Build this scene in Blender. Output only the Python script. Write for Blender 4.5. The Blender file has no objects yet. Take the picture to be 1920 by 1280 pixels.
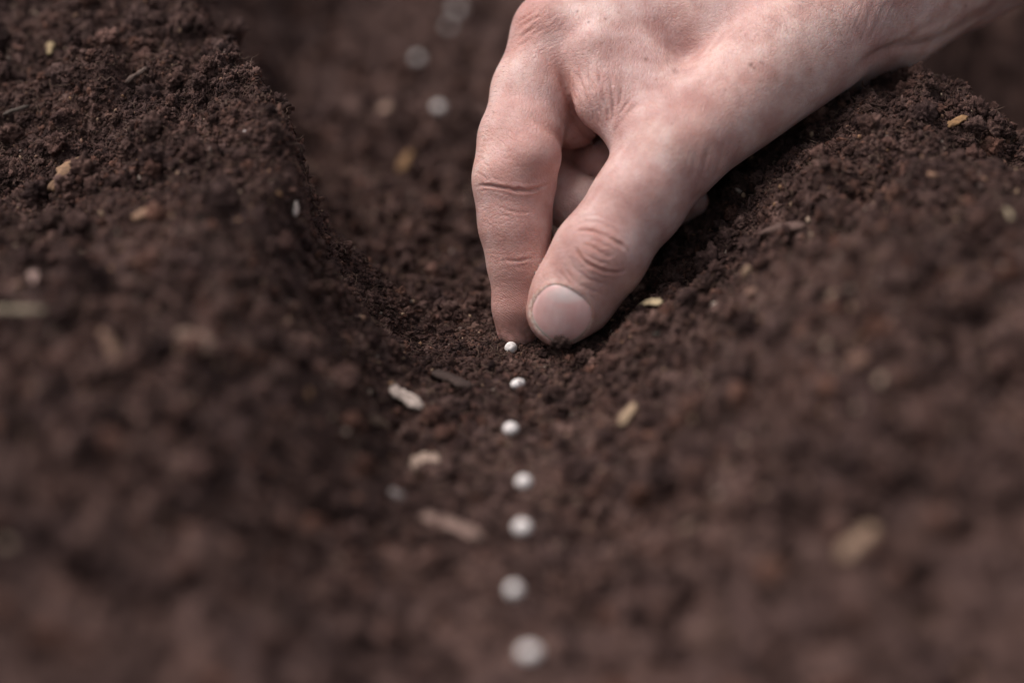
import bpy, math
import numpy as np
from mathutils import Vector, Matrix

rng = np.random.default_rng(7)
MM = 0.001
scene = bpy.context.scene

# ------------------------------------------------------------------ camera
PITCH = math.radians(26.0)
DIST = 381.0                       # mm, camera to the plane of sharp focus
FPX = 3200.0                       # focal length in pixels of the 1920 px photograph (60 mm)
fwd = np.array([0, math.cos(PITCH), -math.sin(PITCH)])
upv = np.array([0, math.sin(PITCH), math.cos(PITCH)])
rgt = np.array([1.0, 0, 0])
CAM = -fwd * DIST                  # origin = the spot where the fingertips meet the soil

cam_data = bpy.data.cameras.new("camera")
cam = bpy.data.objects.new("camera", cam_data)
scene.collection.objects.link(cam)
cam.location = Vector(CAM * MM)
cam.rotation_euler = (math.pi / 2 - PITCH, 0, 0)
cam_data.lens = 60.0
cam_data.sensor_width = 36.0
cam_data.clip_start = 0.01
cam_data.clip_end = 200.0
cam_data.dof.use_dof = True
cam_data.dof.focus_distance = (DIST - 2.0) * MM
cam_data.dof.aperture_fstop = 3.7
scene.camera = cam

# ------------------------------------------------------------------ light
SUN_EL = math.radians(62)
SUN_AZ = math.radians(-78)        # compass style, 0 = +Y, negative = left
world = bpy.data.worlds.new("World")
scene.world = world
world.use_nodes = True
nt = world.node_tree
bg = nt.nodes["Background"]
sky = nt.nodes.new("ShaderNodeTexSky")
sky.sky_type = 'NISHITA'
sky.sun_disc = False
sky.sun_elevation = SUN_EL
sky.sun_rotation = SUN_AZ
sky.air_density = 1.0
sky.dust_density = 4.0
sky.ozone_density = 1.0
hs = nt.nodes.new("ShaderNodeHueSaturation")      # thin overcast: a paler sky than clear air gives
hs.inputs["Saturation"].default_value = 0.30
nt.links.new(sky.outputs[0], hs.inputs["Color"])
nt.links.new(hs.outputs[0], bg.inputs[0])
bg.inputs[1].default_value = 0.085
sun_d = bpy.data.lights.new("sun", 'SUN')
sun_d.energy = 1.5
sun_d.angle = math.radians(38)
sun_d.color = (1.0, 0.92, 0.89)
sun = bpy.data.objects.new("sun", sun_d)
scene.collection.objects.link(sun)
sd = Vector((math.sin(SUN_AZ) * math.cos(SUN_EL), math.cos(SUN_AZ) * math.cos(SUN_EL), math.sin(SUN_EL)))
sun.rotation_euler = (-sd).to_track_quat('-Z', 'Y').to_euler()

scene.view_settings.view_transform = 'Standard'
scene.view_settings.look = 'None'
scene.view_settings.exposure = 0.96
scene.view_settings.gamma = 1.0
scene.render.engine = 'CYCLES'
scene.cycles.use_denoising = True
scene.cycles.max_bounces = 6

# ------------------------------------------------------------------ helpers
def tag(o, label=None, cat=None, group=None, kind=None):
    if label: o["label"] = label
    if cat: o["category"] = cat
    if group: o["group"] = group
    if kind: o["kind"] = kind
    return o

def mesh_np(name, verts, faces, smooth=True):
    """verts (n,3) in metres, faces (m,3|4) int"""
    me = bpy.data.meshes.new(name)
    verts = np.ascontiguousarray(verts, dtype=np.float32)
    faces = np.ascontiguousarray(faces, dtype=np.int32)
    k = faces.shape[1]
    me.vertices.add(len(verts))
    me.vertices.foreach_set("co", verts.ravel())
    me.loops.add(faces.size)
    me.loops.foreach_set("vertex_index", faces.ravel())
    me.polygons.add(len(faces))
    me.polygons.foreach_set("loop_start", np.arange(0, faces.size, k, dtype=np.int32))
    me.polygons.foreach_set("loop_total", np.full(len(faces), k, dtype=np.int32))
    me.update(calc_edges=True)
    me.validate()
    if smooth:
        me.polygons.foreach_set("use_smooth", np.ones(len(me.polygons), dtype=bool))
    return me

def link(name, me, mat=None, parent=None):
    o = bpy.data.objects.new(name, me)
    scene.collection.objects.link(o)
    if mat: me.materials.append(mat)
    if parent: o.parent = parent
    return o

def cam2world(p):
    """camera frame mm (x right, y up, z towards camera, origin on focus plane) -> world mm"""
    p = np.asarray(p, float)
    return p[..., 0:1] * rgt + p[..., 1:2] * upv - p[..., 2:3] * fwd

def px(x, y, z=0.0):
    d = DIST - z
    return np.array([(x - 960.0) / FPX * d, (640.0 - y) / FPX * d, z])

def to_px(p):
    d = DIST - p[:, 2]
    return 960 + p[:, 0] / d * FPX, 640 - p[:, 1] / d * FPX

# gradient noise -----------------------------------------------------
_perm = rng.permutation(256).astype(np.int32)
_perm = np.concatenate([_perm, _perm, _perm])
_g = rng.normal(size=(256, 3)); _g /= np.linalg.norm(_g, axis=1)[:, None]
_g = _g.astype(np.float32)
def noise3(p):
    p = p.astype(np.float32)
    i = np.floor(p).astype(np.int32)
    f = p - i
    i &= 255
    u = f * f * f * (f * (f * 6 - 15) + 10)
    out = 0
    for dx in (0, 1):
        wx = u[:, 0] if dx else 1 - u[:, 0]
        for dy in (0, 1):
            wy = u[:, 1] if dy else 1 - u[:, 1]
            for dz in (0, 1):
                wz = u[:, 2] if dz else 1 - u[:, 2]
                h = _perm[_perm[_perm[(i[:, 0] + dx) & 255] + ((i[:, 1] + dy) & 255)] + ((i[:, 2] + dz) & 255)]
                g = _g[h]
                d = g[:, 0] * (f[:, 0] - dx) + g[:, 1] * (f[:, 1] - dy) + g[:, 2] * (f[:, 2] - dz)
                out = out + wx * wy * wz * d
    return out * 1.6

# ------------------------------------------------------------------ terrain
YK = [-400, -200, -120, -90, -60, -20, 0, 20, 40, 70, 95, 140, 200, 300, 600]
LE = [-80, -78, -74, -64, -55, -50, -49, -51, -63, -78, -97, -115, -118, -120, -120]
LT = [-14, -15, -17, -18, -19, -20, -21, -24, -35, -46, -52, -62, -68, -70, -70]
LH = [10, 14, 22, 29, 34, 40, 43, 46, 50, 56, 50, 46, 60, 85, 90]
RT = [16, 15, 14, 13, 13, 13, 13, 15, 18, 22, 30, 40, 40, 34, 30]
RC = [90, 80, 72, 70, 72, 78, 84, 84, 84, 90, 100, 110, 110, 110, 110]
RH = [8, 10, 20, 34, 43, 42, 42, 46, 46, 28, 14, 12, 16, 26, 40]
def sst(t):
    t = np.clip(t, 0, 1)
    return t * t * (3 - 2 * t)
BUMPS = [(-77, 66, 9, 5), (-66, 44, 4, 4), (-80, 10, 8, 9), (-57, 26, 4, 4), (93, 30, 3, 6), (104, 30, 3, 5), (112, 22, 4, 8), (-100, 40, 6, 12),
         (-112, -20, 8, 16), (66, 2, 3, 9), (-88, -62, 5, 12)]
def height(x, y, fine=True):
    """ground height in mm over x, y in mm"""
    x = np.asarray(x, float).ravel(); y = np.asarray(y, float).ravel()
    p = np.stack([x, y, np.zeros_like(x)], 1)
    wx = x + 5.0 * noise3(p / 23.0 + 3.1) + 3.0 * noise3(p / 9.0 + 9.1) + 1.2 * noise3(p / 4.0 + 19.1)
    wy = y + 5.0 * noise3(p / 27.0 + 17.7)
    le = np.interp(wy, YK, LE); lt = np.interp(wy, YK, LT); lh = np.interp(wy, YK, LH)
    rt = np.interp(wy, YK, RT); rc = np.interp(wy, YK, RC); rh = np.interp(wy, YK, RH)
    tl = (lt - wx) / (lt - le); tr = (wx - rt) / (rc - rt)
    near = np.clip((wy + 40) / 80, 0, 1)
    prof_l = (0.45 + 0.35 * near) * sst(tl) + (0.55 - 0.35 * near) * np.clip(tl, 0, 1)
    cliff = .46 * (np.clip(tl, 0, .74) / .74) ** 1.15 + .54 * sst((tl - .70) / .30) + .07 * np.exp(-((tl - 1.12) / .16) ** 2)
    wc = sst((wy + 35) / 35) * sst((75 - wy) / 30)
    prof_l = prof_l * (1 - wc) + cliff * wc
    prof_r = 0.45 * sst(tr) + 0.55 * np.clip(tr, 0, 1) ** 0.9
    h = lh * prof_l + rh * prof_r
    h -= 0.26 * np.clip(-x - 62, 0, 50) * np.clip((70 - y) / 60, 0, 1) * np.clip((y + 90) / 60, 0, 1) 
    h -= (0.75 * np.clip(wx - 94, 0, 50) + 0.10 * np.clip(wx - 141, 0, 100)) * np.clip((wy + 10) / 25, 0.15, 1)
    h -= 40 * sst((wy - 46) / 34) * sst((wx - 45) / 40) * sst((190 - wy) / 60)  # pit added behind the right bank so the background falls into shade
    h += 95 * sst((wy - 135) / 60) * sst((wx - 30) / 50) * sst((900 - wy) / 300)  # steep wall added beyond the pit, shaped to catch little sun and sky
    h += 0.010 * np.clip(np.abs(x) - 20, 0, None).clip(0, 20) * 4
    for bx, by, a, s in BUMPS:
        h += a * np.exp(-((x - bx) ** 2 + (y - by) ** 2) / (2 * (s * 0.7) ** 2))
    far = np.clip((np.hypot(x, y) - 500) / 900, 0, 1)
    h = h * (1 - far) + far * (25 * noise3(p / 210.0) + 30)
    side = np.clip((np.abs(x + 2) - 14) / 30, 0, 1)          # calmer on the trodden floor of the furrow
    back = np.clip((y - 20) / 60, 0, 1)
    amp = 0.35 + 0.65 * np.maximum(side, back)
    q = np.stack([x, y, h * 0.9], 1)
    h = h + amp * (5.5 * noise3(q / 30.0 + 5.5) + (4.2 + 3.5 * np.clip((y - 60) / 60, 0, 1)) * (np.abs(noise3(q / 13.0 + 1.5)) - .22) * 1.5 + 2.6 * noise3(q / 9.0 + 31.5))
    # the tips press into a small hollow, flat under the first seeds
    if fine:
        n1 = noise3(q / 4.6 + 7.7); n2 = np.abs(noise3(q / 2.6 + 2.2)); n3 = noise3(q / 1.35 + 4.4)
        h = h + (0.45 + 0.55 * amp) * (1.35 * n1 - 1.8 * (n2 - .25) + 0.65 * n3)
        n4 = noise3(q / 0.8 + 14.4)
        h = h + 0.34 * n4
    d = np.hypot((x - 2) / 16, (y - 3) / 8)
    m = np.exp(-d ** 2 * 1.2)
    h = h * (1 - 0.75 * m) + (-0.4) * 0.75 * m
    return h

def axis_coords(lo, hi, step, grow, far):
    mid = list(np.arange(lo, hi + 1e-6, step))
    a, s, left, right = lo, step, [], []
    while a > -far:
        s *= grow; a -= s; left.append(a)
    a, s = hi, step
    while a < far:
        s *= grow; a += s; right.append(a)
    return np.array(left[::-1] + mid + right)

gx = axis_coords(-125, 125, 0.55, 1.035, 20000)
gy = axis_coords(-75, 110, 0.55, 1.035, 20000)
GX, GY = np.meshgrid(gx, gy)
GZ = height(GX, GY).reshape(GX.shape)
nx, ny = len(gx), len(gy)
idx = np.arange(nx * ny).reshape(ny, nx)
quads = np.stack([idx[:-1, :-1], idx[:-1, 1:], idx[1:, 1:], idx[1:, :-1]], -1).reshape(-1, 4)

def hit(pxx, pyy, fine=True):
    """where the view ray of a photo pixel meets the ground, world mm"""
    d = fwd * FPX + rgt * (pxx - 960) + upv * (640 - pyy)
    d = d / np.linalg.norm(d)
    t = np.arange(120, 1500, 0.5)
    P = CAM + t[:, None] * d
    below = P[:, 2] < height(P[:, 0], P[:, 1], fine)
    k = int(np.argmax(below))
    return P[k] if below[k] else P[-1]

def ground_normal(x, y, e=1.5):
    h = height(np.array([x - e, x + e, x, x]), np.array([y, y, y - e, y + e]), False)
    n = np.array([-(h[1] - h[0]) / (2 * e), -(h[3] - h[2]) / (2 * e), 1.0])
    return n / np.linalg.norm(n)

# ------------------------------------------------------------------ materials
def new_mat(name):
    m = bpy.data.materials.new(name)
    m.use_nodes = True
    t = m.node_tree
    return m, t, t.nodes["Principled BSDF"]
def N(t, kind, **kw):
    n = t.nodes.new(kind)
    for k, v in kw.items(): setattr(n, k, v)
    return n
def ramp(t, fac, stops):
    r = N(t, "ShaderNodeValToRGB")
    el = r.color_ramp.elements
    while len(el) < len(stops): el.new(0.5)
    for e, (p, c) in zip(el, stops):
        e.position = p; e.color = (*c, 1)
    t.links.new(fac, r.inputs[0])
    return r.outputs[0]
def tex_noise(t, vec, scale, detail=4, rough=0.6):
    n = N(t, "ShaderNodeTexNoise")
    n.inputs["Scale"].default_value = scale
    n.inputs["Detail"].default_value = detail
    n.inputs["Roughness"].default_value = rough
    t.links.new(vec, n.inputs["Vector"])
    return n.outputs["Fac"]
def mix(t, fac, a, b, mode='MIX'):
    n = N(t, "ShaderNodeMix", data_type='RGBA', blend_type=mode)
    for sock, v in ((n.inputs[0], fac), (n.inputs[6], a), (n.inputs[7], b)):
        if isinstance(v, (int, float)): sock.default_value = v
        elif isinstance(v, tuple): sock.default_value = (*v, 1)
        else: t.links.new(v, sock)
    return n.outputs[2]
def math_n(t, op, a, b=0.0, clamp=False):
    n = N(t, "ShaderNodeMath", operation=op, use_clamp=clamp)
    for s, v in ((n.inputs[0], a), (n.inputs[1], b)):
        if isinstance(v, (int, float)): s.default_value = v
        else: t.links.new(v, s)
    return n.outputs[0]

def soil_mat(name, gain=1.0, rand=False):
    m, t, b = new_mat(name)
    co = N(t, "ShaderNodeTexCoord").outputs["Object"]
    geo = N(t, "ShaderNodeNewGeometry")
    vec = geo.outputs["Position"]
    big = tex_noise(t, vec, 60, 3, .7)
    mid = tex_noise(t, vec, 260, 4, .65)
    fin = tex_noise(t, vec, 1300, 3, .7)
    g = gain
    c1 = ramp(t, mid, [(0.30, (.020*g, .0110*g, .0090*g)), (0.52, (.064*g, .0365*g, .0308*g)), (0.76, (.165*g, .106*g, .090*g))])
    c2 = ramp(t, big, [(0.36, (.74, .71, .74)), (0.5, (.97, .94, .93)), (0.66, (1.25, 1.18, 1.14))])
    c = mix(t, 1.0, c1, c2, 'MULTIPLY')
    spots = ramp(t, fin, [(0.62, (0, 0, 0)), (0.72, (1, 1, 1))])
    c = mix(t, math_n(t, 'MULTIPLY', spots, 0.5), c, (.17*g, .105*g, .062*g))
    ochre = ramp(t, tex_noise(t, vec, 110, 2), [(0.60, (0, 0, 0)), (0.75, (1, 1, 1))])
    c = mix(t, math_n(t, 'MULTIPLY', ochre, 0.25), c, (.085*g, .050*g, .030*g))
    if rand:
        rn = N(t, "ShaderNodeObjectInfo").outputs["Random"]
        v = ramp(t, rn, [(0.0, (.55, .52, .55)), (0.5, (.95, .95, .95)), (0.88, (1.2, 1.12, 1.08)), (1.0, (1.6, 1.35, 1.15))])
        c = mix(t, 1.0, c, v, 'MULTIPLY')
    t.links.new(c, b.inputs["Base Color"])
    b.inputs["Roughness"].default_value = 0.9
    b.inputs["Specular IOR Level"].default_value = 0.16
    bp = N(t, "ShaderNodeBump")
    bp.inputs["Strength"].default_value = 0.9
    bp.inputs["Distance"].default_value = 0.0006
    hsum = math_n(t, 'ADD', tex_noise(t, vec, 900, 4, .7), math_n(t, 'MULTIPLY', tex_noise(t, vec, 2600, 2), 0.5))
    t.links.new(hsum, bp.inputs["Height"])
    t.links.new(bp.outputs[0], b.inputs["Normal"])
    return m
M_soil = soil_mat("moist_soil")
M_crumb = soil_mat("soil_crumb", 1.05, True)

def flat_mat(name, col, var=0.25, rough=0.8, scale=400, stretch=None, spec=0.3, soiled=0.0):
    m, t, b = new_mat(name)
    tc = N(t, "ShaderNodeTexCoord").outputs["Object"]
    mp = N(t, "ShaderNodeMapping")
    t.links.new(tc, mp.inputs[0])
    if stretch: mp.inputs["Scale"].default_value = stretch
    n = tex_noise(t, mp.outputs[0], scale, 4, .65)
    lo = tuple(c * (1 - var) for c in col); hi = tuple(min(1, c * (1 + var)) for c in col)
    c = ramp(t, n, [(0.32, lo), (0.68, hi)])
    if soiled:
        sp = ramp(t, tex_noise(t, N(t, "ShaderNodeNewGeometry").outputs["Position"], 620, 4, .7), [(0.44, (0, 0, 0)), (0.60, (1, 1, 1))])
        c = mix(t, math_n(t, 'MULTIPLY', sp, soiled), c, (.06, .038, .03))
    t.links.new(c, b.inputs["Base Color"])
    b.inputs["Roughness"].default_value = rough
    b.inputs["Specular IOR Level"].default_value = spec
    bp = N(t, "ShaderNodeBump")
    bp.inputs["Strength"].default_value = 0.5
    bp.inputs["Distance"].default_value = 0.0002
    t.links.new(n, bp.inputs["Height"])
    t.links.new(bp.outputs[0], b.inputs["Normal"])
    return m

# ------------------------------------------------------------------ ground sheet
V = np.stack([GX.ravel(), GY.ravel(), GZ.ravel()], 1) * MM
soil = link("soil", mesh_np("soil", V, quads), M_soil)
tag(soil, kind="structure")
soil["label"] = "dark brown crumbly soil raised in two banks with a sowing furrow between them"

# ------------------------------------------------------------------ loose crumbs, fibres, grit
def ico(sub):
    import bmesh
    bm = bmesh.new()
    bmesh.ops.create_icosphere(bm, subdivisions=sub, radius=1.0)
    v = np.array([x.co[:] for x in bm.verts]); f = np.array([[q.index for q in x.verts] for x in bm.faces])
    bm.free()
    return v, f
IC1, IC2, IC3, IC4 = ico(1), ico(2), ico(3), ico(4)

def scatter(name, sources, pts, rot, scl, which):
    """one object whose geometry nodes put a source mesh on every point"""
    coll = bpy.data.collections.new(name + "_sources")
    for i, me in enumerate(sources):
        o = bpy.data.objects.new("%s_%02d" % (name, i), me)
        coll.objects.link(o)
    me = bpy.data.meshes.new(name)
    me.vertices.add(len(pts))
    me.vertices.foreach_set("co", (pts * MM).astype(np.float32).ravel())
    a = me.attributes.new("rot", 'FLOAT_VECTOR', 'POINT'); a.data.foreach_set("vector", rot.astype(np.float32).ravel())
    a = me.attributes.new("scl", 'FLOAT', 'POINT'); a.data.foreach_set("value", scl.astype(np.float32))
    a = me.attributes.new("which", 'INT', 'POINT'); a.data.foreach_set("value", which.astype(np.int32))
    o = link(name, me)
    ng = bpy.data.node_groups.new(name + "_nodes", "GeometryNodeTree")
    ng.interface.new_socket("Geometry", in_out='INPUT', socket_type='NodeSocketGeometry')
    ng.interface.new_socket("Geometry", in_out='OUTPUT', socket_type='NodeSocketGeometry')
    gi = ng.nodes.new("NodeGroupInput"); go = ng.nodes.new("NodeGroupOutput")
    ci = ng.nodes.new("GeometryNodeCollectionInfo")
    ci.inputs[0].default_value = coll
    ci.inputs["Separate Children"].default_value = True
    ci.inputs["Reset Children"].default_value = True
    iop = ng.nodes.new("GeometryNodeInstanceOnPoints")
    iop.inputs["Pick Instance"].default_value = True
    def att(nm, dt):
        n = ng.nodes.new("GeometryNodeInputNamedAttribute"); n.data_type = dt
        n.inputs["Name"].default_value = nm
        return n.outputs["Attribute"]
    ng.links.new(gi.outputs[0], iop.inputs["Points"])
    ng.links.new(ci.outputs[0], iop.inputs["Instance"])
    ng.links.new(att("which", 'INT'), iop.inputs["Instance Index"])
    e2r = ng.nodes.new("FunctionNodeEulerToRotation")
    ng.links.new(att("rot", 'FLOAT_VECTOR'), e2r.inputs[0])
    ng.links.new(e2r.outputs[0], iop.inputs["Rotation"])
    ng.links.new(att("scl", 'FLOAT'), iop.inputs["Scale"])
    ng.links.new(iop.outputs[0], go.inputs[0])
    md = o.modifiers.new("scatter", 'NODES'); md.node_group = ng
    return o

crumb_src = []
for i in range(12):
    v, f = IC3 if i < 8 else IC4
    v = v.copy()
    s = np.array([1, rng.uniform(.65, 1), rng.uniform(.55, .95)])
    r = 1 + .50 * noise3(v * 1.1 + i * 7.3) + .38 * noise3(v * 2.4 + i * 3.3) - .45 * (np.abs(noise3(v * 4.2 + i)) - .2)
    if i >= 8: r += .30 * noise3(v * 7 + i) - .34 * (np.abs(noise3(v * 11 + i)) - .2)
    else: r += .34 * noise3(v * 6.5 + i)
    me = mesh_np("crumb_shape", v * r[:, None] * s * MM, f)
    me.materials.append(M_crumb)
    crumb_src.append(me)

for i in range(5):
    v, f = IC3
    v = v.copy()
    rr_ = 1 + .4 * noise3(v * 1.5 + i * 6.1) + .25 * noise3(v * 4 + i)
    v = v * rr_[:, None] * np.array([1.9, rng.uniform(.3, .6), rng.uniform(.2, .4)])
    v[:, 2] += .25 * noise3(np.stack([v[:, 0], v[:, 0] * 0 + i, v[:, 0] * 0], 1) * 1.2)
    me = mesh_np("splinter_shape", v * MM, f)
    me.materials.append(M_crumb)
    crumb_src.append(me)

def scatter_points(n, x0, x1, y0, y1, smin, smax, power, yfocus=None):
    x = rng.uniform(x0, x1, n)
    y = rng.uniform(y0, y1, n) if yfocus is None else np.clip(rng.normal(yfocus[0], yfocus[1], n), y0, y1)
    s = smin + (smax - smin) * rng.random(n) ** power
    z = height(x, y)
    hx = height(x + 1.2, y, False) - height(x - 1.2, y, False)
    hy = height(x, y + 1.2, False) - height(x, y - 1.2, False)
    nn = np.stack([-hx / 2.4, -hy / 2.4, np.ones(n)], 1)
    nn /= np.linalg.norm(nn, axis=1)[:, None]
    return np.stack([x, y, z], 1), nn, s

sets = [scatter_points(110000, -125, 125, -35, 85, .16, .60, 2.2, (16, 28)),
        scatter_points(26000, -150, 150, -110, 150, .35, 1.35, 2.6),
        scatter_points(7000, -190, 190, -200, 330, .8, 2.8, 3.0),
        scatter_points(450, -170, 170, -190, 300, 1.4, 3.4, 2.0),
        scatter_points(700, -130, 130, -190, -40, 1.0, 2.6, 2.2)]
P = np.concatenate([a[0] + a[1] * (a[2] * 0.25)[:, None] for a in sets])
S = np.concatenate([a[2] for a in sets])
keep = ~((np.hypot(P[:, 0] / 17, (P[:, 1] + 2) / 10) < 1) & (S > 0.8))        # only dust where the tips and first seeds are
keep &= ~((np.abs(P[:, 0]) < 8) & (P[:, 1] < 0) & (S > 1.3))
P, S = P[keep], S[keep]
rot = rng.uniform(0, 6.28, (len(P), 3))
which = rng.integers(0, 8, len(P)); which[S > 1.0] = rng.integers(8, 12, (S > 1.0).sum())
spl = (rng.random(len(P)) < .28) & (S < 1.6)
which[spl] = rng.integers(12, 17, spl.sum())
crumbs = scatter("soil_crumbs", crumb_src, P, rot, S, which)
tag(crumbs, "loose dark brown soil crumbs strewn over the banks and furrow", "soil crumbs", kind="stuff")

# fibres
def tube(pts, rad, sides=5):
    pts = np.asarray(pts, float); n = len(pts)
    tan = np.gradient(pts, axis=0); tan /= np.linalg.norm(tan, axis=1)[:, None] + 1e-12
    ref = np.array([0.3, 0.2, 1.0]); ref /= np.linalg.norm(ref)
    a = np.cross(tan, ref); a /= np.linalg.norm(a, axis=1)[:, None] + 1e-12
    b = np.cross(tan, a)
    rad = np.broadcast_to(rad, (n,))
    th = np.arange(sides) / sides * 2 * np.pi
    v = pts[:, None] + rad[:, None, None] * (np.cos(th)[None, :, None] * a[:, None] + np.sin(th)[None, :, None] * b[:, None])
    v = v.reshape(-1, 3)
    f = []
    for i in range(n - 1):
        for j in range(sides):
            k = (j + 1) % sides
            f.append([i * sides + j, i * sides + k, (i + 1) * sides + k, (i + 1) * sides + j])
    return v, np.array(f)
M_fib = flat_mat("dry_fibre", (.14, .088, .064), .6, .8, 150)
fib_src = []
for i in range(6):
    t_ = np.linspace(-1, 1, 14)
    pts = np.stack([t_ * 3, .9 * noise3(np.stack([t_ * 1.3 + i * 5, t_ * 0, t_ * 0], 1)) * 2, .5 * noise3(np.stack([t_ + i * 9, t_ * 0 + 4, t_ * 0], 1)) + .3 * (1 - t_ ** 2)], 1)
    v, f = tube(pts, .07 * (1.1 - np.abs(t_) ** 3))
    me = mesh_np("fibre_shape", v * MM, f); me.materials.append(M_fib); fib_src.append(me)
p1, n1, s1 = scatter_points(15000, -125, 125, -70, 110, .15, 1.0, 2.0)
rot = np.stack([rng.normal(0, .5, len(p1)), rng.normal(0, .5, len(p1)), rng.uniform(0, 6.28, len(p1))], 1)
fib = scatter("plant_fibres", fib_src, p1 + n1 * .35, rot, s1, rng.integers(0, 6, len(p1)))
tag(fib, "thin tan root fibres caught in the soil surface", "fibres", kind="stuff")

# grit and tiny bits of bark
grit_src = []
for i, col in enumerate([(.25, .18, .13), (.24, .13, .07), (.22, .17, .14), (.18, .10, .065), (.26, .17, .11)]):
    v, f = IC2
    r = 1 + .35 * noise3(v * 1.6 + i * 4.4)
    sc = np.array([1, rng.uniform(.45, .8), rng.uniform(.3, .6)])
    me = mesh_np("grit_shape", v * r[:, None] * sc * MM, f)
    me.materials.append(flat_mat("grit_%d" % i, col, .3)); grit_src.append(me)
p1, n1, s1 = scatter_points(3800, -130, 130, -100, 120, .18, .85, 2.4)
p2, n2, s2 = scatter_points(220, -170, 170, -170, 260, .5, 1.5, 2.6)
P = np.concatenate([p1 + n1 * (s1 * .35)[:, None], p2 + n2 * (s2 * .35)[:, None]]); S = np.concatenate([s1, s2])
keep = ~((np.abs(P[:, 0]) < 20) & (P[:, 1] < 0) & (S > .6)); P, S = P[keep], S[keep]
grit = scatter("pale_grit", grit_src, P, rng.uniform(0, 6.28, (len(P), 3)), S, rng.integers(0, 5, len(P)))
tag(grit, "tiny pale and rust coloured specks of bark and grit in the soil", "grit", kind="stuff")

# ------------------------------------------------------------------ seeds
M_seed = flat_mat("seed_coating", (.76, .70, .67), .10, .6, 500, None, .3, .28)
def make_seed(label, x, y, r, squash=(1, 1, 1), yaw=0.0, sink=.25, lift=0.0):
    p = hit(x, y)
    v, f = IC4
    i = rng.uniform(0, 50)
    rr = 1 + .045 * noise3(v * 1.5 + i) + .012 * noise3(v * 7 + i)
    v = v * rr[:, None] * r * np.array(squash)
    # pole mark: a small pit
    d = np.linalg.norm(v / r - np.array([-.15, -.75, .62]), axis=1)
    v = v * (1 - .10 * np.exp(-(d / .22) ** 2))[:, None]
    o = link("seed", mesh_np("seed", v * MM, f), M_seed)
    d = p - CAM; d /= np.linalg.norm(d)
    c = p - d * r * (2.0 * (1 - sink)) + np.array([0, 0, lift])      # back along the view ray: part sunk in the soil
    o.location = Vector(c * MM)
    o.rotation_euler = (0, 0, yaw)
    return tag(o, label, "seed", "white coated seeds sown along the furrow")
make_seed("round white coated seed with a dark pit, touching the index fingertip", 958, 652, 1.38, sink=.35)
make_seed("small oval white seed lying tilted, first one in front of the fingertip seed", 971, 719, 1.45, (1.15, .8, .72), .6, 0.0)
make_seed("bright white seed in the furrow between the tilted oval seed and the beige chip's level", 958, 804, 1.6, (1, .95, .9))
make_seed("blurred white seed just to the right of the short beige chip", 982, 903, 1.5, (1.05, 1, .88), .8)
make_seed("blurred white seed right of the tip of the long brown splinter", 979, 988, 1.55, (1.1, 1, .9), .2)
make_seed("soft white seed, second one up from the bottom edge of the photo", 964, 1106, 1.45, (1.08, .92, .9), 1.3)
make_seed("large blurred white seed nearest the camera at the bottom edge", 992, 1222, 1.5, (1.15, 1, .78), .1)
make_seed("blurred white seed in the back of the furrow, level with the index finger", 823, 203, 1.8, sink=.1)
make_seed("faint grey seed further back in the furrow behind the brighter one", 783, 111, 1.6, sink=.3)
make_seed("pale blurred seed at the very back of the furrow by the top edge", 857, 19, 2.0, sink=.2)
make_seed("dim seed low under the pale seed at the very back of the furrow", 842, 50, 1.3, sink=.5)

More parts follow.
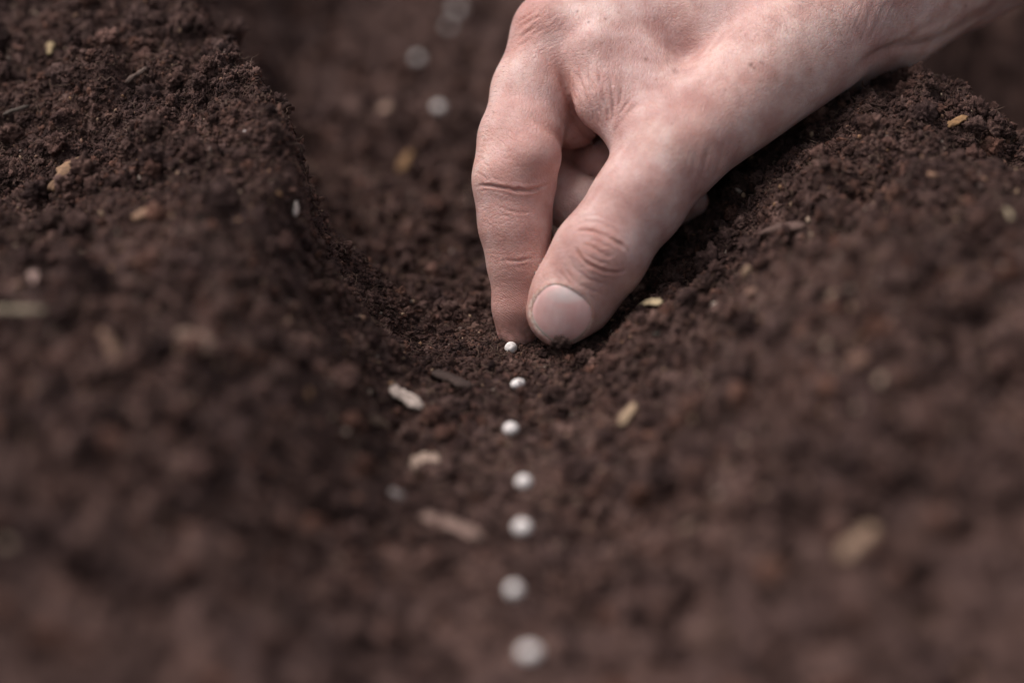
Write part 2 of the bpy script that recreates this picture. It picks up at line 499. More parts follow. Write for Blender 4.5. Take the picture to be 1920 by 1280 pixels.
# ------------------------------------------------------------------ wood chips and bits
def make_chip(name, cat, label, p1, p2, wpx, col, thick=.4, taper=.62, lift=.35, group="bark and wood chips lying on the soil", bend=.03):
    A = hit(*p1, False); B = hit(*p2, False)
    c = (A + B) / 2
    L = np.linalg.norm(B - A)
    ax = (B - A) / L
    if abs(ax[1]) > .8 and L > 14: L = min(L, 14)
    n = ground_normal(c[0], c[1], 2.5)
    n = n - ax * n.dot(ax)
    n /= np.linalg.norm(n)
    sdir = np.cross(n, ax)
    depth = (c - CAM).dot(fwd)
    W = wpx / FPX * depth
    # apparent width is foreshortened when the chip lies across the view
    nu, nv = 28, 9
    U, Vv = np.meshgrid(np.linspace(-1, 1, nu), np.linspace(-1, 1, nv), indexing='ij')
    s0 = rng.uniform(0, 99)
    def en(fr, a): return a * noise3(np.stack([U.ravel() * fr + s0, np.sign(Vv.ravel()) * 3 + .5, U.ravel() * 0 + .3], 1)).reshape(U.shape)
    edge = (1 - np.abs(U) ** 4 * (1 - taper)) * (1 + en(1.6, .45) + en(5, .28))
    endr = 1 + .16 * noise3(np.stack([Vv.ravel() * 2.3 + s0, np.sign(U.ravel()) * 5, U.ravel() * 0], 1)).reshape(U.shape)
    X = U * L / 2 * endr * (1 - .08 * Vv ** 2)
    Y = Vv * W / 2 * edge
    T = thick * W * .5
    zt = T * (1 - .5 * Vv ** 2) * (1 - .6 * U ** 6) + .10 * W * noise3(np.stack([U.ravel() * 1.5 + s0, Vv.ravel() * 4, U.ravel() * 0], 1)).reshape(U.shape)
    arc = bend * L * (1 - U ** 2)
    top = np.stack([X, Y, zt + arc], -1).reshape(-1, 3)
    bot = np.stack([X, Y, -T * .6 + arc], -1).reshape(-1, 3)
    v = np.concatenate([top, bot])
    g = np.arange(nu * nv).reshape(nu, nv); h = g + nu * nv
    f = [np.stack([g[:-1, :-1], g[1:, :-1], g[1:, 1:], g[:-1, 1:]], -1).reshape(-1, 4),
         np.stack([h[:-1, :-1], h[:-1, 1:], h[1:, 1:], h[1:, :-1]], -1).reshape(-1, 4)]
    ring = list(g[:, 0]) + list(g[-1, 1:]) + list(g[::-1, -1][1:]) + list(g[0, ::-1][1:-1])
    ring = np.array(ring); nx_ = np.roll(ring, -1)
    f.append(np.stack([ring, ring + nu * nv, nx_ + nu * nv, nx_], -1))
    f = np.concatenate(f)
    m = flat_mat("wood_of_chip", tuple(q * .78 for q in col), .35, .85, 420, (.25, 1.6, 1), .2, .42)
    o = link(name, mesh_np(name, v * MM, f), m)
    ss = np.linspace(-.45, .45, 9)[:, None] * ax * L
    over = height(c[0] + ss[:, 0], c[1] + ss[:, 1]) - (c[2] + ss[:, 2])
    c = c + np.array([0, 0, 1.0]) * np.clip(np.percentile(over, 92), -1.5, 5.0) + n * (lift + T)
    o.matrix_world = Matrix(((ax[0], sdir[0], n[0], c[0] * MM), (ax[1], sdir[1], n[1], c[1] * MM), (ax[2], sdir[2], n[2], c[2] * MM), (0, 0, 0, 1)))
    return tag(o, label, cat, group)
CR = (.62, .50, .43); TAN = (.40, .27, .19); OCH = (.25, .145, .085); DK = (.055, .036, .031); RED = (.20, .11, .08)
chips = [
 ("pale cream wood chip lying left of the seed row, brightest chip on the soil", (730, 735), (790, 772), 30, CR),
 ("dark brown flat bark piece behind the pale cream chip", (812, 708), (882, 738), 30, DK),
 ("short beige chip between the cream chip and the long brown splinter", (772, 884), (822, 862), 34, (.46, .33, .26)),
 ("long pinkish brown splinter pointing at the seed row in the near furrow", (768, 968), (905, 1018), 26, (.26, .17, .14)),
 ("small grey flake touching the upper end of the long brown splinter", (728, 930), (756, 950), 26, (.28, .24, .23)),
 ("narrow tan sliver standing upright right of the seed row", (1170, 806), (1191, 768), 22, (.44, .31, .20)),
 ("big ochre chip, blurred, on the near right bank", (1584, 1066), (1640, 1004), 44, (.29, .19, .13)),
 ("flat olive tan flake on the soil just right of the thumbnail", (1196, 592), (1252, 590), 22, (.40, .31, .19)),
 ("orange ochre chip on the far left bank near the left edge", (100, 376), (154, 316), 34, OCH),
 ("orange tan chip, blurred, below the ochre one on the left bank", (250, 420), (306, 403), 22, (.34, .20, .125)),
 ("blocky reddish tan chip, blurred, in the middle of the near left bank", (335, 655), (398, 688), 36, (.22, .14, .105)),
 ("reddish splinter pointing down the near left bank", (190, 636), (218, 696), 24, (.22, .13, .09)),
 ("orange bark curl on the crest of the right bank", (1772, 247), (1812, 228), 15, (.34, .19, .09)),
 ("small yellowish chip standing in the top left soil", (91, 114), (97, 92), 13, (.42, .31, .17)),
 ("white sliver on the steep edge of the left bank", (548, 416), (552, 390), 12, (.55, .47, .42)),
 ("reddish brown bark plate on the right bank behind the thumb", (1430, 447), (1512, 436), 30, (.12, .072, .06)),
 ("blurred orange chip deep in the furrow left of the index finger", (758, 334), (772, 298), 26, (.22, .12, .055)),
 ("round beige flake beside the seed in the back of the furrow", (714, 216), (737, 210), 22, (.38, .25, .19)),
 ("faint rusty chip on the middle of the right bank", (1592, 700), (1630, 676), 32, (.20, .11, .08)),
 ("faint brown chip low on the right, inside the ochre chip", (1278, 1003), (1312, 984), 24, (.19, .12, .09)),
 ("thin pale sliver on the right edge of the right bank", (1880, 402), (1893, 424), 10, (.42, .33, .22)),
 ("small pinkish chip on the left bank near the left edge, below the ochre one", (60, 520), (74, 540), 18, (.33, .22, .19)),
 ("dull tan chip near the left edge of the furrow wall", (690, 800), (722, 812), 20, (.15, .10, .07)),
 ("small rusty chip at the foot of the right bank", (1402, 555), (1420, 552), 14, (.26, .15, .11)),
]
for lab, a, b, w, c in chips:
    make_chip("wood_chip", "wood chip", lab, a, b, w, c)
make_chip("twig", "twig", "pale dry twig poking in from the left edge of the near left bank", (-30, 604), (92, 602), 15, (.30, .24, .17), .8, .8, .8, None, .02)
make_chip("twig", "twig", "thin brown twig lying on top of the far left bank", (236, 160), (278, 132), 8, (.16, .11, .09), .9, .7, .5, None, .05)
make_chip("twig", "twig", "thin grey twig lying near the ochre chip, top left", (10, 222), (60, 205), 8, (.15, .12, .10), .9, .6, .5, None, .06)

def make_pebble(label, x, y, r, col):
    p = hit(x, y)
    v, f = IC3
    rr = 1 + .22 * noise3(v * 1.3 + x)
    o = link("pebble", mesh_np("pebble", v * rr[:, None] * r * np.array([1, .8, .7]) * MM, f), flat_mat("pebble_stone", col, .15, .6))
    o.location = Vector((p[0] * MM, p[1] * MM, (p[2] + .45 * r) * MM)); o.rotation_euler = (0, 0, x)
    return tag(o, label, "pebble", "pale pebbles on the right bank")
make_pebble("tiny bright cream pebble right of the olive tan flake", 1338, 575, .95, (.66, .54, .44))
make_pebble("small grey pebble just below the olive tan flake", 1232, 627, .9, (.40, .35, .28))
make_pebble("pale green grey pebble, right one of a blurred pair on the right bank", 1652, 532, 1.2, (.42, .38, .32))
make_pebble("beige pebble, left one of a blurred pair on the right bank", 1591, 544, 1.1, (.38, .29, .22))
make_pebble("tan pebble low left of the blurred pair on the right bank", 1565, 560, 1.3, (.24, .16, .11))
make_pebble("white pebble high on the left bank by the rim", 460, 253, .85, (.60, .54, .52))

# ------------------------------------------------------------------ the hand
def rcone(p, a, b, r1, r2):
    ba = b - a; l2 = ba.dot(ba); rr = r1 - r2; a2 = l2 - rr * rr; il2 = 1 / l2
    pa = p - a
    y = pa @ ba
    z = y - l2
    xx = pa * l2 - y[:, None] * ba
    x2 = np.einsum('ij,ij->i', xx, xx)
    y2 = y * y * l2; z2 = z * z * l2
    k = np.sign(rr) * rr * rr * x2
    out = (np.sqrt(x2 * a2 * il2) + y * rr) * il2 - r1
    c1 = np.sign(z) * a2 * z2 > k
    c2 = np.sign(y) * a2 * y2 < k
    out = np.where(c2, np.sqrt(x2 + y2) * il2 - r1, out)
    out = np.where(c1, np.sqrt(x2 + z2) * il2 - r2, out)
    return out
def smin(a, b, k):
    h = np.clip(k - np.abs(a - b), 0, None) / k
    return np.minimum(a, b) - h * h * h * k / 6
def node(x, y, z, r):
    return px(x, y, z), r / FPX * (DIST - z)
def chain(nodes):
    return [node(*n) for n in nodes]
def d_chain(p, ch, k):
    d = None
    for (a, ra), (b, rb) in zip(ch[:-1], ch[1:]):
        e = rcone(p, a, b, ra, rb)
        d = e if d is None else smin(d, e, k)
    return d
INDEX = chain([(1085, 60, -14, 84), (1034, 66, -11, 72), (1002, 170, -8, 76), (975, 262, -3, 75), (964, 335, 0, 75), (966, 420, 0, 65), (972, 492, 0, 55), (972, 575, -1, 46), (971, 617, -2, 40)])
INDEX_B = chain([(986, 248, 0, 60), (993, 290, 3.5, 61)])
INDEX_C = chain([(1026, 140, -9, 64), (1072, 226, -12, 54)])
MIDDLE = chain([(1150, 60, -36, 85), (1000, 330, -22, 62), (1085, 385, -11, 52), (1200, 412, -12, 48)])
RING = chain([(1240, 70, -54, 80), (1030, 312, -36, 54), (1130, 308, -17, 43), (1250, 345, -20, 42)])
LITTLE = chain([(1340, 110, -62, 74), (1180, 330, -46, 48), (1240, 380, -26, 42), (1268, 388, -18, 34), (1302, 378, -14, 27)])
THUMB = chain([(1520, 70, -6, 118), (1262, 282, 5, 92), (1200, 372, 8, 84), (1122, 480, 10, 84), (1076, 552, 9, 75), (1048, 588, 8, 60)])
WEB = chain([(1150, 95, -10, 88), (1232, 215, -1, 80)])
WEB2 = chain([(1112, 110, -3, 56), (1134, 188, 0, 52), (1166, 236, 2, 40)])
PALM = [chain([(1085, 50, -18, 88), (1590, -40, -22, 150)]), chain([(1170, 50, -36, 90), (1590, -20, -30, 140)]),
        chain([(1250, 80, -52, 85), (1590, 0, -38, 120)]), chain([(1340, 110, -62, 75), (1535, 110, -34, 82)]),
        chain([(1340, 60, -16, 110), (1560, 10, -16, 130)]), chain([(1330, 210, -30, 70), (1500, 110, -28, 90)])]
ARM = chain([(1590, -40, -22, 152), (1640, -52, -22, 166), (1900, -210, -28, 180), (2500, -560, -48, 235)])
ARM2 = chain([(1620, -10, -38, 118), (1760, -70, -36, 128), (2300, -400, -50, 200)])
def sdf(p, only_thumb=False):
    thumb = d_chain(p, THUMB, 5.0)
    # flatten the back of the thumb tip so the nail lies on a bed
    if only_thumb: return thumb
    palm = None
    for c in PALM:
        e = d_chain(p, c, 3)
        palm = e if palm is None else smin(palm, e, 14)
    arm = smin(d_chain(p, ARM, 8), d_chain(p, ARM2, 8), 12)
    palm = smin(palm, arm, 16)
    web = smin(d_chain(p, WEB, 4), d_chain(p, WEB2, 4), 8)
    palm = smin(palm, web, 10)
    idx_ = smin(smin(d_chain(p, INDEX, 4.0), d_chain(p, INDEX_C, 3), 4.0), d_chain(p, INDEX_B, 3), 2.6)
    a = smin(palm, thumb, 9)
    b = smin(palm, idx_, 2.0 + 7 * sst((p[:, 1] - 50) / 26))
    mid = d_chain(p, MIDDLE, 3.5); rin = d_chain(p, RING, 3.5); lit = d_chain(p, LITTLE, 3.5)
    c = smin(palm, mid, 6); c = np.minimum(c, smin(palm, rin, 6)); c = np.minimum(c, smin(palm, lit, 6))
    return np.minimum(np.minimum(a, b), c)
def grad(p, f=sdf, e=.25):
    k = np.array([[1, -1, -1], [-1, -1, 1], [-1, 1, -1], [1, 1, 1]], float)
    g = 0
    for q in k: g = g + q * f(p + q * e)[:, None]
    return g / (np.linalg.norm(g, axis=1)[:, None] + 1e-12)

# sample on a grid, pull a quad surface out of it
H = 1.15
lo = np.array([-14.0, -8.0, -92.0]); hi = np.array([215.0, 165.0, 24.0])
n3 = np.ceil((hi - lo) / H).astype(int)
ax_ = [lo[i] + np.arange(n3[i]) * H for i in range(3)]
F = np.empty(n3, np.float32)
for i0 in range(0, n3[0], 24):
    gxx = np.stack(np.meshgrid(ax_[0][i0:i0 + 24], ax_[1], ax_[2], indexing='ij'), -1)
    F[i0:i0 + 24] = sdf(gxx.reshape(-1, 3)).reshape(gxx.shape[:3])
F[0] = F[-1] = 1; F[:, 0] = F[:, -1] = 1; F[:, :, 0] = F[:, :, -1] = 1
cs = tuple(n3 - 1)
acc = np.zeros(cs + (3,), np.float32); cnt = np.zeros(cs, np.float32)
for axis in range(3):
    o1, o2 = [a for a in range(3) if a != axis]
    for d1 in (0, 1):
        for d2 in (0, 1):
            sa = [None] * 3; sa[axis] = slice(0, n3[axis] - 1)
            sa[o1] = slice(d1, d1 + cs[o1]); sa[o2] = slice(d2, d2 + cs[o2])
            sb = list(sa); sb[axis] = slice(1, n3[axis])
            fa = F[tuple(sa)]; fb = F[tuple(sb)]
            m = (fa < 0) != (fb < 0)
            t_ = np.where(m, fa / np.where(m, fa - fb, 1), 0)
            acc[..., axis] += t_ * m; acc[..., o1] += d1 * m; acc[..., o2] += d2 * m
            cnt += m
act = cnt > 0
vid = -np.ones(cs, np.int64); vid[act] = np.arange(act.sum())
cells = np.argwhere(act)
verts = lo + (cells + acc[act] / cnt[act][:, None]) * H
fl = []
for axis in range(3):
    o1, o2 = (axis + 1) % 3, (axis + 2) % 3
    sl = [slice(1, cs[a]) for a in range(3)]; sl[axis] = slice(0, cs[axis])
    fa = F[tuple(sl)]
    sb = list(sl); sb[axis] = slice(1, cs[axis] + 1)
    fb = F[tuple(sb)]
    m = (fa < 0) != (fb < 0)
    ii = np.argwhere(m); flip = (fb < 0)[m]
    off = np.array([sl[a].start for a in range(3)])
    base = ii + off
    def cell(da, db):
        q = base.copy(); q[:, o1] -= da; q[:, o2] -= db
        return vid[q[:, 0], q[:, 1], q[:, 2]]
    q = np.stack([cell(0, 0), cell(1, 0), cell(1, 1), cell(0, 1)], 1)
    q[flip] = q[flip][:, ::-1]
    fl.append(q)
fl = np.concatenate(fl)
tmp = mesh_np("skin_base", verts, fl)
tmo = bpy.data.objects.new("skin_base", tmp); scene.collection.objects.link(tmo)
sub = tmo.modifiers.new("s", 'SUBSURF'); sub.levels = 2; sub.render_levels = 2
dg = bpy.context.evaluated_depsgraph_get()
em = tmo.evaluated_get(dg).to_mesh()
import time; print('T skin', time.perf_counter())
SV = np.empty(len(em.vertices) * 3, np.float32); em.vertices.foreach_get("co", SV); SV = SV.reshape(-1, 3).astype(float)
SF = np.empty(len(em.loops), np.int32); em.loops.foreach_get("vertex_index", SF); SF = SF.reshape(-1, 4)
tmo.evaluated_get(dg).to_mesh_clear()
bpy.data.objects.remove(tmo); bpy.data.meshes.remove(tmp)
for it in range(2):
    d = sdf(SV)
    SV = SV - grad(SV) * np.clip(d, -1.5, 1.5)[:, None] * (.9 if it else .8)
NRM = grad(SV, e=.5)
print("skin verts", len(SV))

PX, PY = to_px(SV)
view = SV - np.array([0, 0, DIST]); view /= np.linalg.norm(view, axis=1)[:, None]
facing = -(NRM * view).sum(1)
front = np.clip(facing * 3 + .3, 0, 1) * (SV[:, 2] > -22)

def poly_dist(pts, X=None, Y=None):
    X = PX if X is None else X; Y = PY if Y is None else Y
    best = np.full(len(X), 1e9); par = np.zeros(len(X)); n = len(pts) - 1
    for i in range(n):
        ax0, ay0 = pts[i]; bx0, by0 = pts[i + 1]
        dx, dy = bx0 - ax0, by0 - ay0
        t = np.clip(((X - ax0) * dx + (Y - ay0) * dy) / (dx * dx + dy * dy), 0, 1)
        d = np.hypot(X - ax0 - t * dx, Y - ay0 - t * dy)
        m = d < best
        best = np.where(m, d, best); par = np.where(m, (i + t) / n, par)
    return best, par
def spline(pts, n=8):
    p = np.array(pts, float); p = np.vstack([2 * p[0] - p[1], p, 2 * p[-1] - p[-2]])
    out = []
    for i in range(1, len(p) - 2):
        for t in np.linspace(0, 1, n, endpoint=False):
            out.append(.5 * ((2 * p[i]) + (-p[i-1] + p[i+1]) * t + (2*p[i-1] - 5*p[i] + 4*p[i+1] - p[i+2]) * t*t + (-p[i-1] + 3*p[i] - 3*p[i+1] + p[i+2]) * t**3))
    out.append(p[-2])
    return np.array(out)
disp = np.zeros(len(SV)); red = np.zeros(len(SV)); pale = np.zeros(len(SV)); mole = np.zeros(len(SV)); dirt = np.zeros(len(SV))
# px polyline, depth mm, half width px, redness
CREASES = [
 # thumb knuckle
 ([(1076, 440), (1086, 433), (1102, 432), (1127, 439), (1150, 451), (1172, 467), (1184, 486)], .42, 3.6, .6),
 ([(1073, 452), (1080, 468), (1092, 486), (1110, 499), (1135, 508), (1162, 510), (1178, 503)], .45, 3.4, .6),
 ([(1086, 450), (1098, 460), (1116, 466), (1128, 474), (1140, 480), (1155, 474)], .30, 3.0, .5),
 ([(1104, 448), (1122, 455), (1142, 465), (1158, 476)], .20, 2.6, .3),
 ([(1094, 474), (1110, 484), (1130, 492), (1156, 494)], .22, 2.6, .3),
 ([(1060, 466), (1070, 490), (1090, 514), (1118, 528), (1150, 534)], .20, 3.2, .2),
 ([(1052, 484), (1062, 508), (1084, 532), (1110, 545), (1140, 552)], .16, 3.0, .1),
 ([(1048, 505), (1060, 524), (1078, 538)], .14, 3.0, .1),
 ([(1072, 430), (1090, 418), (1116, 416), (1144, 426), (1172, 444)], .18, 3.4, .2),
 ([(1082, 412), (1104, 404), (1130, 408), (1158, 424)], .10, 3.4, .1),
 # index, flexion creases
 ([(884, 352), (908, 348), (932, 351), (962, 356), (992, 357), (1014, 352), (1034, 342)], .65, 3.6, .35),
 ([(892, 360), (912, 357), (936, 360), (958, 366)], .25, 2.6, .2),
 ([(925, 386), (946, 392), (966, 398), (986, 398), (1004, 394)], .18, 2.8, .1),
 ([(932, 402), (948, 405), (968, 404)], .10, 2.4, .1),
 ([(934, 492), (950, 488), (968, 489), (990, 486), (1004, 484)], .28, 2.8, .1),
 ([(928, 508), (944, 506), (958, 505)], .08, 2.4, .0),
 ([(888, 320), (904, 330), (916, 342)], .15, 2.6, .1),
 ([(894, 290), (908, 306), (922, 326)], .12, 2.6, .1),
 # fold beside the bulge of the index finger
 ([(984, 212), (1004, 222), (1024, 236), (1044, 254), (1058, 276), (1064, 296)], .38, 7.0, .45),
 # fold between index finger and thumb web
 ([(1030, 92), (1050, 130), (1062, 170), (1074, 212), (1094, 246), (1118, 268), (1136, 276)], .5, 8.0, .8),
 ([(1000, 84), (1024, 112), (1040, 146)], .15, 7.0, .2),
 # web wrinkles
 ([(1078, 92), (1084, 140), (1104, 196), (1130, 246)], .26, 3.4, .2),
 ([(1098, 96), (1106, 150), (1122, 200), (1138, 244)], .24, 3.2, .2),
 ([(1118, 112), (1128, 160), (1140, 210), (1143, 246)], .30, 3.4, .3),
 ([(1140, 130), (1148, 170), (1150, 206), (1146, 236)], .26, 3.4, .3),
 ([(1168, 150), (1164, 184), (1154, 214)], .18, 3.4, .2),
 ([(1190, 176), (1172, 200), (1156, 222)], .14, 3.4, .2),
 ([(1066, 120), (1072, 160), (1088, 208)], .18, 3.0, .2),
 ([(1210, 182), (1185, 204), (1160, 236), (1146, 262)], .16, 5.0, .2),
 # index knuckle
 ([(966, 62), (984, 48), (1006, 36), (1026, 30)], .22, 3.4, .4),
 ([(972, 44), (990, 34), (1010, 24)], .18, 3.0, .4),
 ([(962, 84), (984, 66), (1004, 54)], .18, 3.0, .4),
 ([(958, 104), (974, 86), (992, 76)], .12, 3.0, .3),
 # base of the thumb
 ([(1352, 262), (1354, 290), (1346, 318), (1330, 344)], .30, 6.0, .15),
 ([(1384, 262), (1384, 290), (1372, 314), (1352, 338)], .26, 6.0, .15),
 ([(1326, 270), (1322, 300), (1316, 326)], .22, 4.6, .1),
 ([(1302, 290), (1300, 312), (1296, 332)], .14, 4.4, .1),
 # wrist
 ([(1588, 170), (1602, 140), (1630, 112), (1668, 94), (1710, 86), (1752, 78), (1800, 52), (1850, 26), (1910, -6)], .6, 12.0, .2),
 ([(1604, 132), (1640, 102), (1690, 78), (1740, 50), (1800, 22)], .3, 8.0, .1),
 ([(1668, -10), (1652, 20), (1640, 52), (1624, 84)], .16, 5.0, .1),
 ([(1640, -10), (1630, 24), (1618, 60)], .12, 5.0, .1),
 ([(1545, 196), (1566, 168), (1596, 142)], .3, 8.0, .1),
]
for pts, dep, w, rd in CREASES:
    sp = spline(pts)
    sel = (PX > sp[:, 0].min() - 40) & (PX < sp[:, 0].max() + 40) & (PY > sp[:, 1].min() - 40) & (PY < sp[:, 1].max() + 40) & (front > 0)
    ii = np.where(sel)[0]
    wob = (2.2 if w < 5 else .8) * noise3(np.stack([PX[ii] / 14, PY[ii] / 14, SV[ii, 2] * 0], 1))
    d, par = poly_dist(sp, PX[ii] + wob, PY[ii] - wob)
    fade = sst(np.minimum(par, 1 - par) * 3.2) * (np.clip(.95 + .6 * noise3(np.stack([PX[ii] / 22, PY[ii] / 22, PX[ii] * 0 + dep * 40], 1)), .5, 1.4) if w < 5 else 1)
    if d.size and dep < 1.2: g_dep = .72
    else: g_dep = 1.0
    w = w * .82
    g = np.exp(-(d / w) ** 2) * 1.15 - .38 * np.exp(-((d - 2.4 * w) / (1.3 * w)) ** 2)
    disp[ii] -= g_dep * dep * g * fade * front[ii]
    red[ii] += rd * np.exp(-(d / (2.2 * w)) ** 2) * fade

# swellings: px, py, radius px, height mm
for x, y, r, h in [(1128, 474, 40, .5), (1250, 275, 60, .5), (1215, 330, 50, .3), (1000, 300, 34, .4), (975, 440, 40, .2), (1000, 30, 40, .6),
                   (1450, 60, 90, .8), (1360, 110, 60, -.7), (1180, 60, 60, -.5), (1640, 20, 60, .6), (1560, 60, 50, -.5), (1100, 40, 50, .5), (1290, 180, 50, -.4), (1085, 540, 22, .25)]:
    disp += h * np.exp(-((PX - x) ** 2 + (PY - y) ** 2) / (2 * (r * .7) ** 2)) * front
# soft unevenness and skin grain in the surface itself
disp += .24 * noise3(SV / 12.0) + .05 * noise3(SV / 4.0 + 5)
cell_ = np.abs(noise3(SV / 1.5 + 3)) + .6 * np.abs(noise3(SV / .85 + 8))
disp -= .03 * cell_
# fine skin lines, running across the fingers and down the web
def lines(cx, cy, rx, ry, ang, depth, across=.8, along=6.0):
    w = np.exp(-(((PX - cx) / rx) ** 2 + ((PY - cy) / ry) ** 2)) * front
    k = w > .03
    ca, sa = math.cos(ang), math.sin(ang)
    q = SV[k]
    u = q[:, 0] * ca - q[:, 1] * sa; v_ = q[:, 0] * sa + q[:, 1] * ca
    n = noise3(np.stack([u / along, v_ / across, q[:, 2] / 6], 1)); n2 = noise3(np.stack([u / along * 1.7 + 9, v_ / across * 1.6, q[:, 2] / 6], 1))
    disp[k] -= depth * w[k] * (np.exp(-(n / .12) ** 2) + .6 * np.exp(-(n2 / .12) ** 2))
lines(930, 270, 60, 120, math.radians(35), .07, 1.2)
lines(960, 410, 60, 60, 0.0, .05, 1.0)
lines(965, 500, 50, 60, 0.0, .06, .9)
lines(1100, 170, 60, 90, math.radians(68), .13, 1.3, 9)
lines(1115, 480, 80, 90, math.radians(32), .07, 1.0, 5)
lines(1010, 60, 60, 50, math.radians(-35), .12, 1.1)
lines(1340, 300, 70, 60, math.radians(-75), .10, 1.4, 8)
lines(1250, 120, 160, 120, math.radians(60), .06, 1.2, 4)
lines(1660, 40, 90, 70, math.radians(-70), .10, 1.6, 9)

# nail bed
NAIL = np.array([(1042, 536), (1057, 539), (1078, 549), (1096, 563), (1107, 580), (1108, 596), (1100, 615), (1086, 631), (1062, 640), (1038, 636), (1018, 621), (1003, 602), (997, 582), (1004, 561), (1020, 543), (1030, 537)], float)
NC = np.array([1053.0, 588.0])
na = np.arctan2(NAIL[:, 1] - NC[1], NAIL[:, 0] - NC[0]); nr = np.hypot(NAIL[:, 1] - NC[1], NAIL[:, 0] - NC[0])
o_ = np.argsort(na); na, nr = na[o_], nr[o_]
def nail_r(a):
    A = np.concatenate([na - 2 * np.pi, na, na + 2 * np.pi]); R = np.concatenate([nr] * 3)
    r = 0
    for k in (-.10, -.05, 0, .05, .10): r = r + np.interp(a + k, A, R)
    return r / 5
def trace(X, Y):
    D3 = np.stack([(X - 960) / FPX, (640 - Y) / FPX, -np.ones_like(X)], -1).reshape(-1, 3)
    tt = np.full(len(D3), 340.0)
    for _ in range(60):
        tt = tt + sdf(np.array([0, 0, DIST]) + D3 * tt[:, None], True) * .9
    return np.array([0, 0, DIST]) + D3 * tt[:, None]
_a = np.linspace(-np.pi, np.pi, 60, endpoint=False)
_ring = trace(NC[0] + np.cos(_a) * nail_r(_a), NC[1] + np.sin(_a) * nail_r(_a))
_ox, _oy = _ring[:, 0].mean(), _ring[:, 1].mean()
_cf = np.linalg.lstsq(np.stack([_ring[:, 0] - _ox, _ring[:, 1] - _oy, np.ones(60)], 1), _ring[:, 2], rcond=None)[0]
def flatten(Q, w):
    """take the dome off the back of the thumb tip: a nail is only gently curved"""
    zf = _cf[0] * (Q[:, 0] - _ox) + _cf[1] * (Q[:, 1] - _oy) + _cf[2]
    Q = Q.copy()
    Q[:, 2] += w * (-.42) * np.maximum(Q[:, 2] - zf, -.6)
    return Q
near_nail = (np.hypot(PX - NC[0], PY - NC[1]) < 130) & (SV[:, 2] > 4)
ang = np.arctan2(PY - NC[1], PX - NC[0])
rn = np.hypot(PX - NC[0], PY - NC[1]); rout = nail_r(ang)
sdn = rn - rout                                   # px, negative on the nail
distal = np.clip(np.sin(ang - .25) * 1.4 - .2, 0, 1)    # towards the tip
fm = near_nail * front
SV = flatten(SV, near_nail * (SV[:, 2] > 9) * sst((13 - sdn) / 13))
disp += fm * np.where(sdn < 0, -.38 * sst(-sdn / 4.5 + .3), 0)
disp += fm * (1 - .75 * distal) * .16 * np.exp(-((sdn - 6) / 6.0) ** 2)
disp += fm * distal * .25 * np.exp(-((sdn - 8) / 6.0) ** 2)
disp -= fm * .12 * np.exp(-((sdn - .5) / 2.0) ** 2)
low = np.clip((-np.cos(ang - .9)) * 1.2 + .6, 0, 1) + .6 * np.clip(np.cos(ang - .9) * 4 - 2.6, 0, 1)
pale += near_nail * low * 1.5 * np.exp(-((sdn - 3.0) / 2.8) ** 2) * np.clip(.65 + 1.0 * noise3(SV / .7), 0, 1)
red += near_nail * .5 * np.exp(-((sdn - 4) / 5) ** 2) * (1 - distal)

# colour patches of the skin, then shade painted into the finger gap
for x, y, r, v in [(1128, 474, 44, .65), (985, 60, 40, .5), (1000, 20, 40, .5), (930, 300, 70, .45), (965, 400, 70, .65), (965, 600, 60, .9), (970, 500, 60, .6), (1005, 310, 50, .5), (960, 200, 60, .2),
                   (1035, 625, 40, .6), (1330, 240, 70, .3), (1280, 300, 50, .2), (1150, 560, 50, .25), (1290, 190, 40, .3), (1050, 130, 40, .3), (1050, 220, 60, .3), (1420, 190, 60, .25)]:
    red += v * np.exp(-((PX - x) ** 2 + (PY - y) ** 2) / (2 * (r * .75) ** 2))
red += np.clip(-SV[:, 2] - 8, 0, 5) / 5 * .9 * (PX > 1020) * (PX < 1150) * (PY > 262)  # shade and warm bounce on the curled fingers, painted in as redness
for x, y, r, v in [(1265, 131, 5.5, .55), (1408, 122, 4, 1), (1414, 129, 2.5, 1), (1427, 119, 3.0, .8), (1083, 23, 2.3, .9), (1135, 36, 2.5, .9), (1104, 44, 2.2, .9), (1211, 110, 3, .8), (1183, 78, 2, .6),
                   (1093, 102, 2, .6), (980, 146, 4.5, .3), (1424, 154, 2.2, .6), (1360, 168, 2.5, .5), (1260, 232, 2, .6), (1228, 34, 2, .6), (1278, 58, 2, .5), (1230, 148, 2.5, .4), (1810, 11, 2.5, .7), (1700, 30, 2, .5), (925, 210, 2, .7),
                   (1160, 22, 2, .5), (1330, 92, 1.8, .4), (1475, 60, 2, .4), (1390, 60, 1.8, .4), (1520, 130, 2, .4)]:
    mole += v * np.exp(-((PX - x) ** 2 + (PY - y) ** 2) / (2 * (r * .7) ** 2)) * (front > 0)
ridges = np.exp(-(((PX - 965) / 38) ** 2 + ((PY - 580) / 75) ** 2) ** 2) * front * (SV[:, 2] < 7)
for _ in range(70):
    x, y = rng.uniform(900, 1750), rng.uniform(0, 560)
    rr0 = rng.uniform(1.2, 2.2)
    mole += rng.uniform(.2, .6) * np.exp(-((PX - x) ** 2 + (PY - y) ** 2) / (2 * (rr0 * .8) ** 2)) * (front > 0)
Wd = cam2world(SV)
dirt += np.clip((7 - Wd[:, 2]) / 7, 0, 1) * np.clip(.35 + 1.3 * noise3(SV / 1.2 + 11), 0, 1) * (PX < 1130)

dirt += .35 * np.clip(red - .5, 0, 1) * (PY > 420)
SV2 = SV + NRM * disp[:, None]
WV = cam2world(SV2) * MM

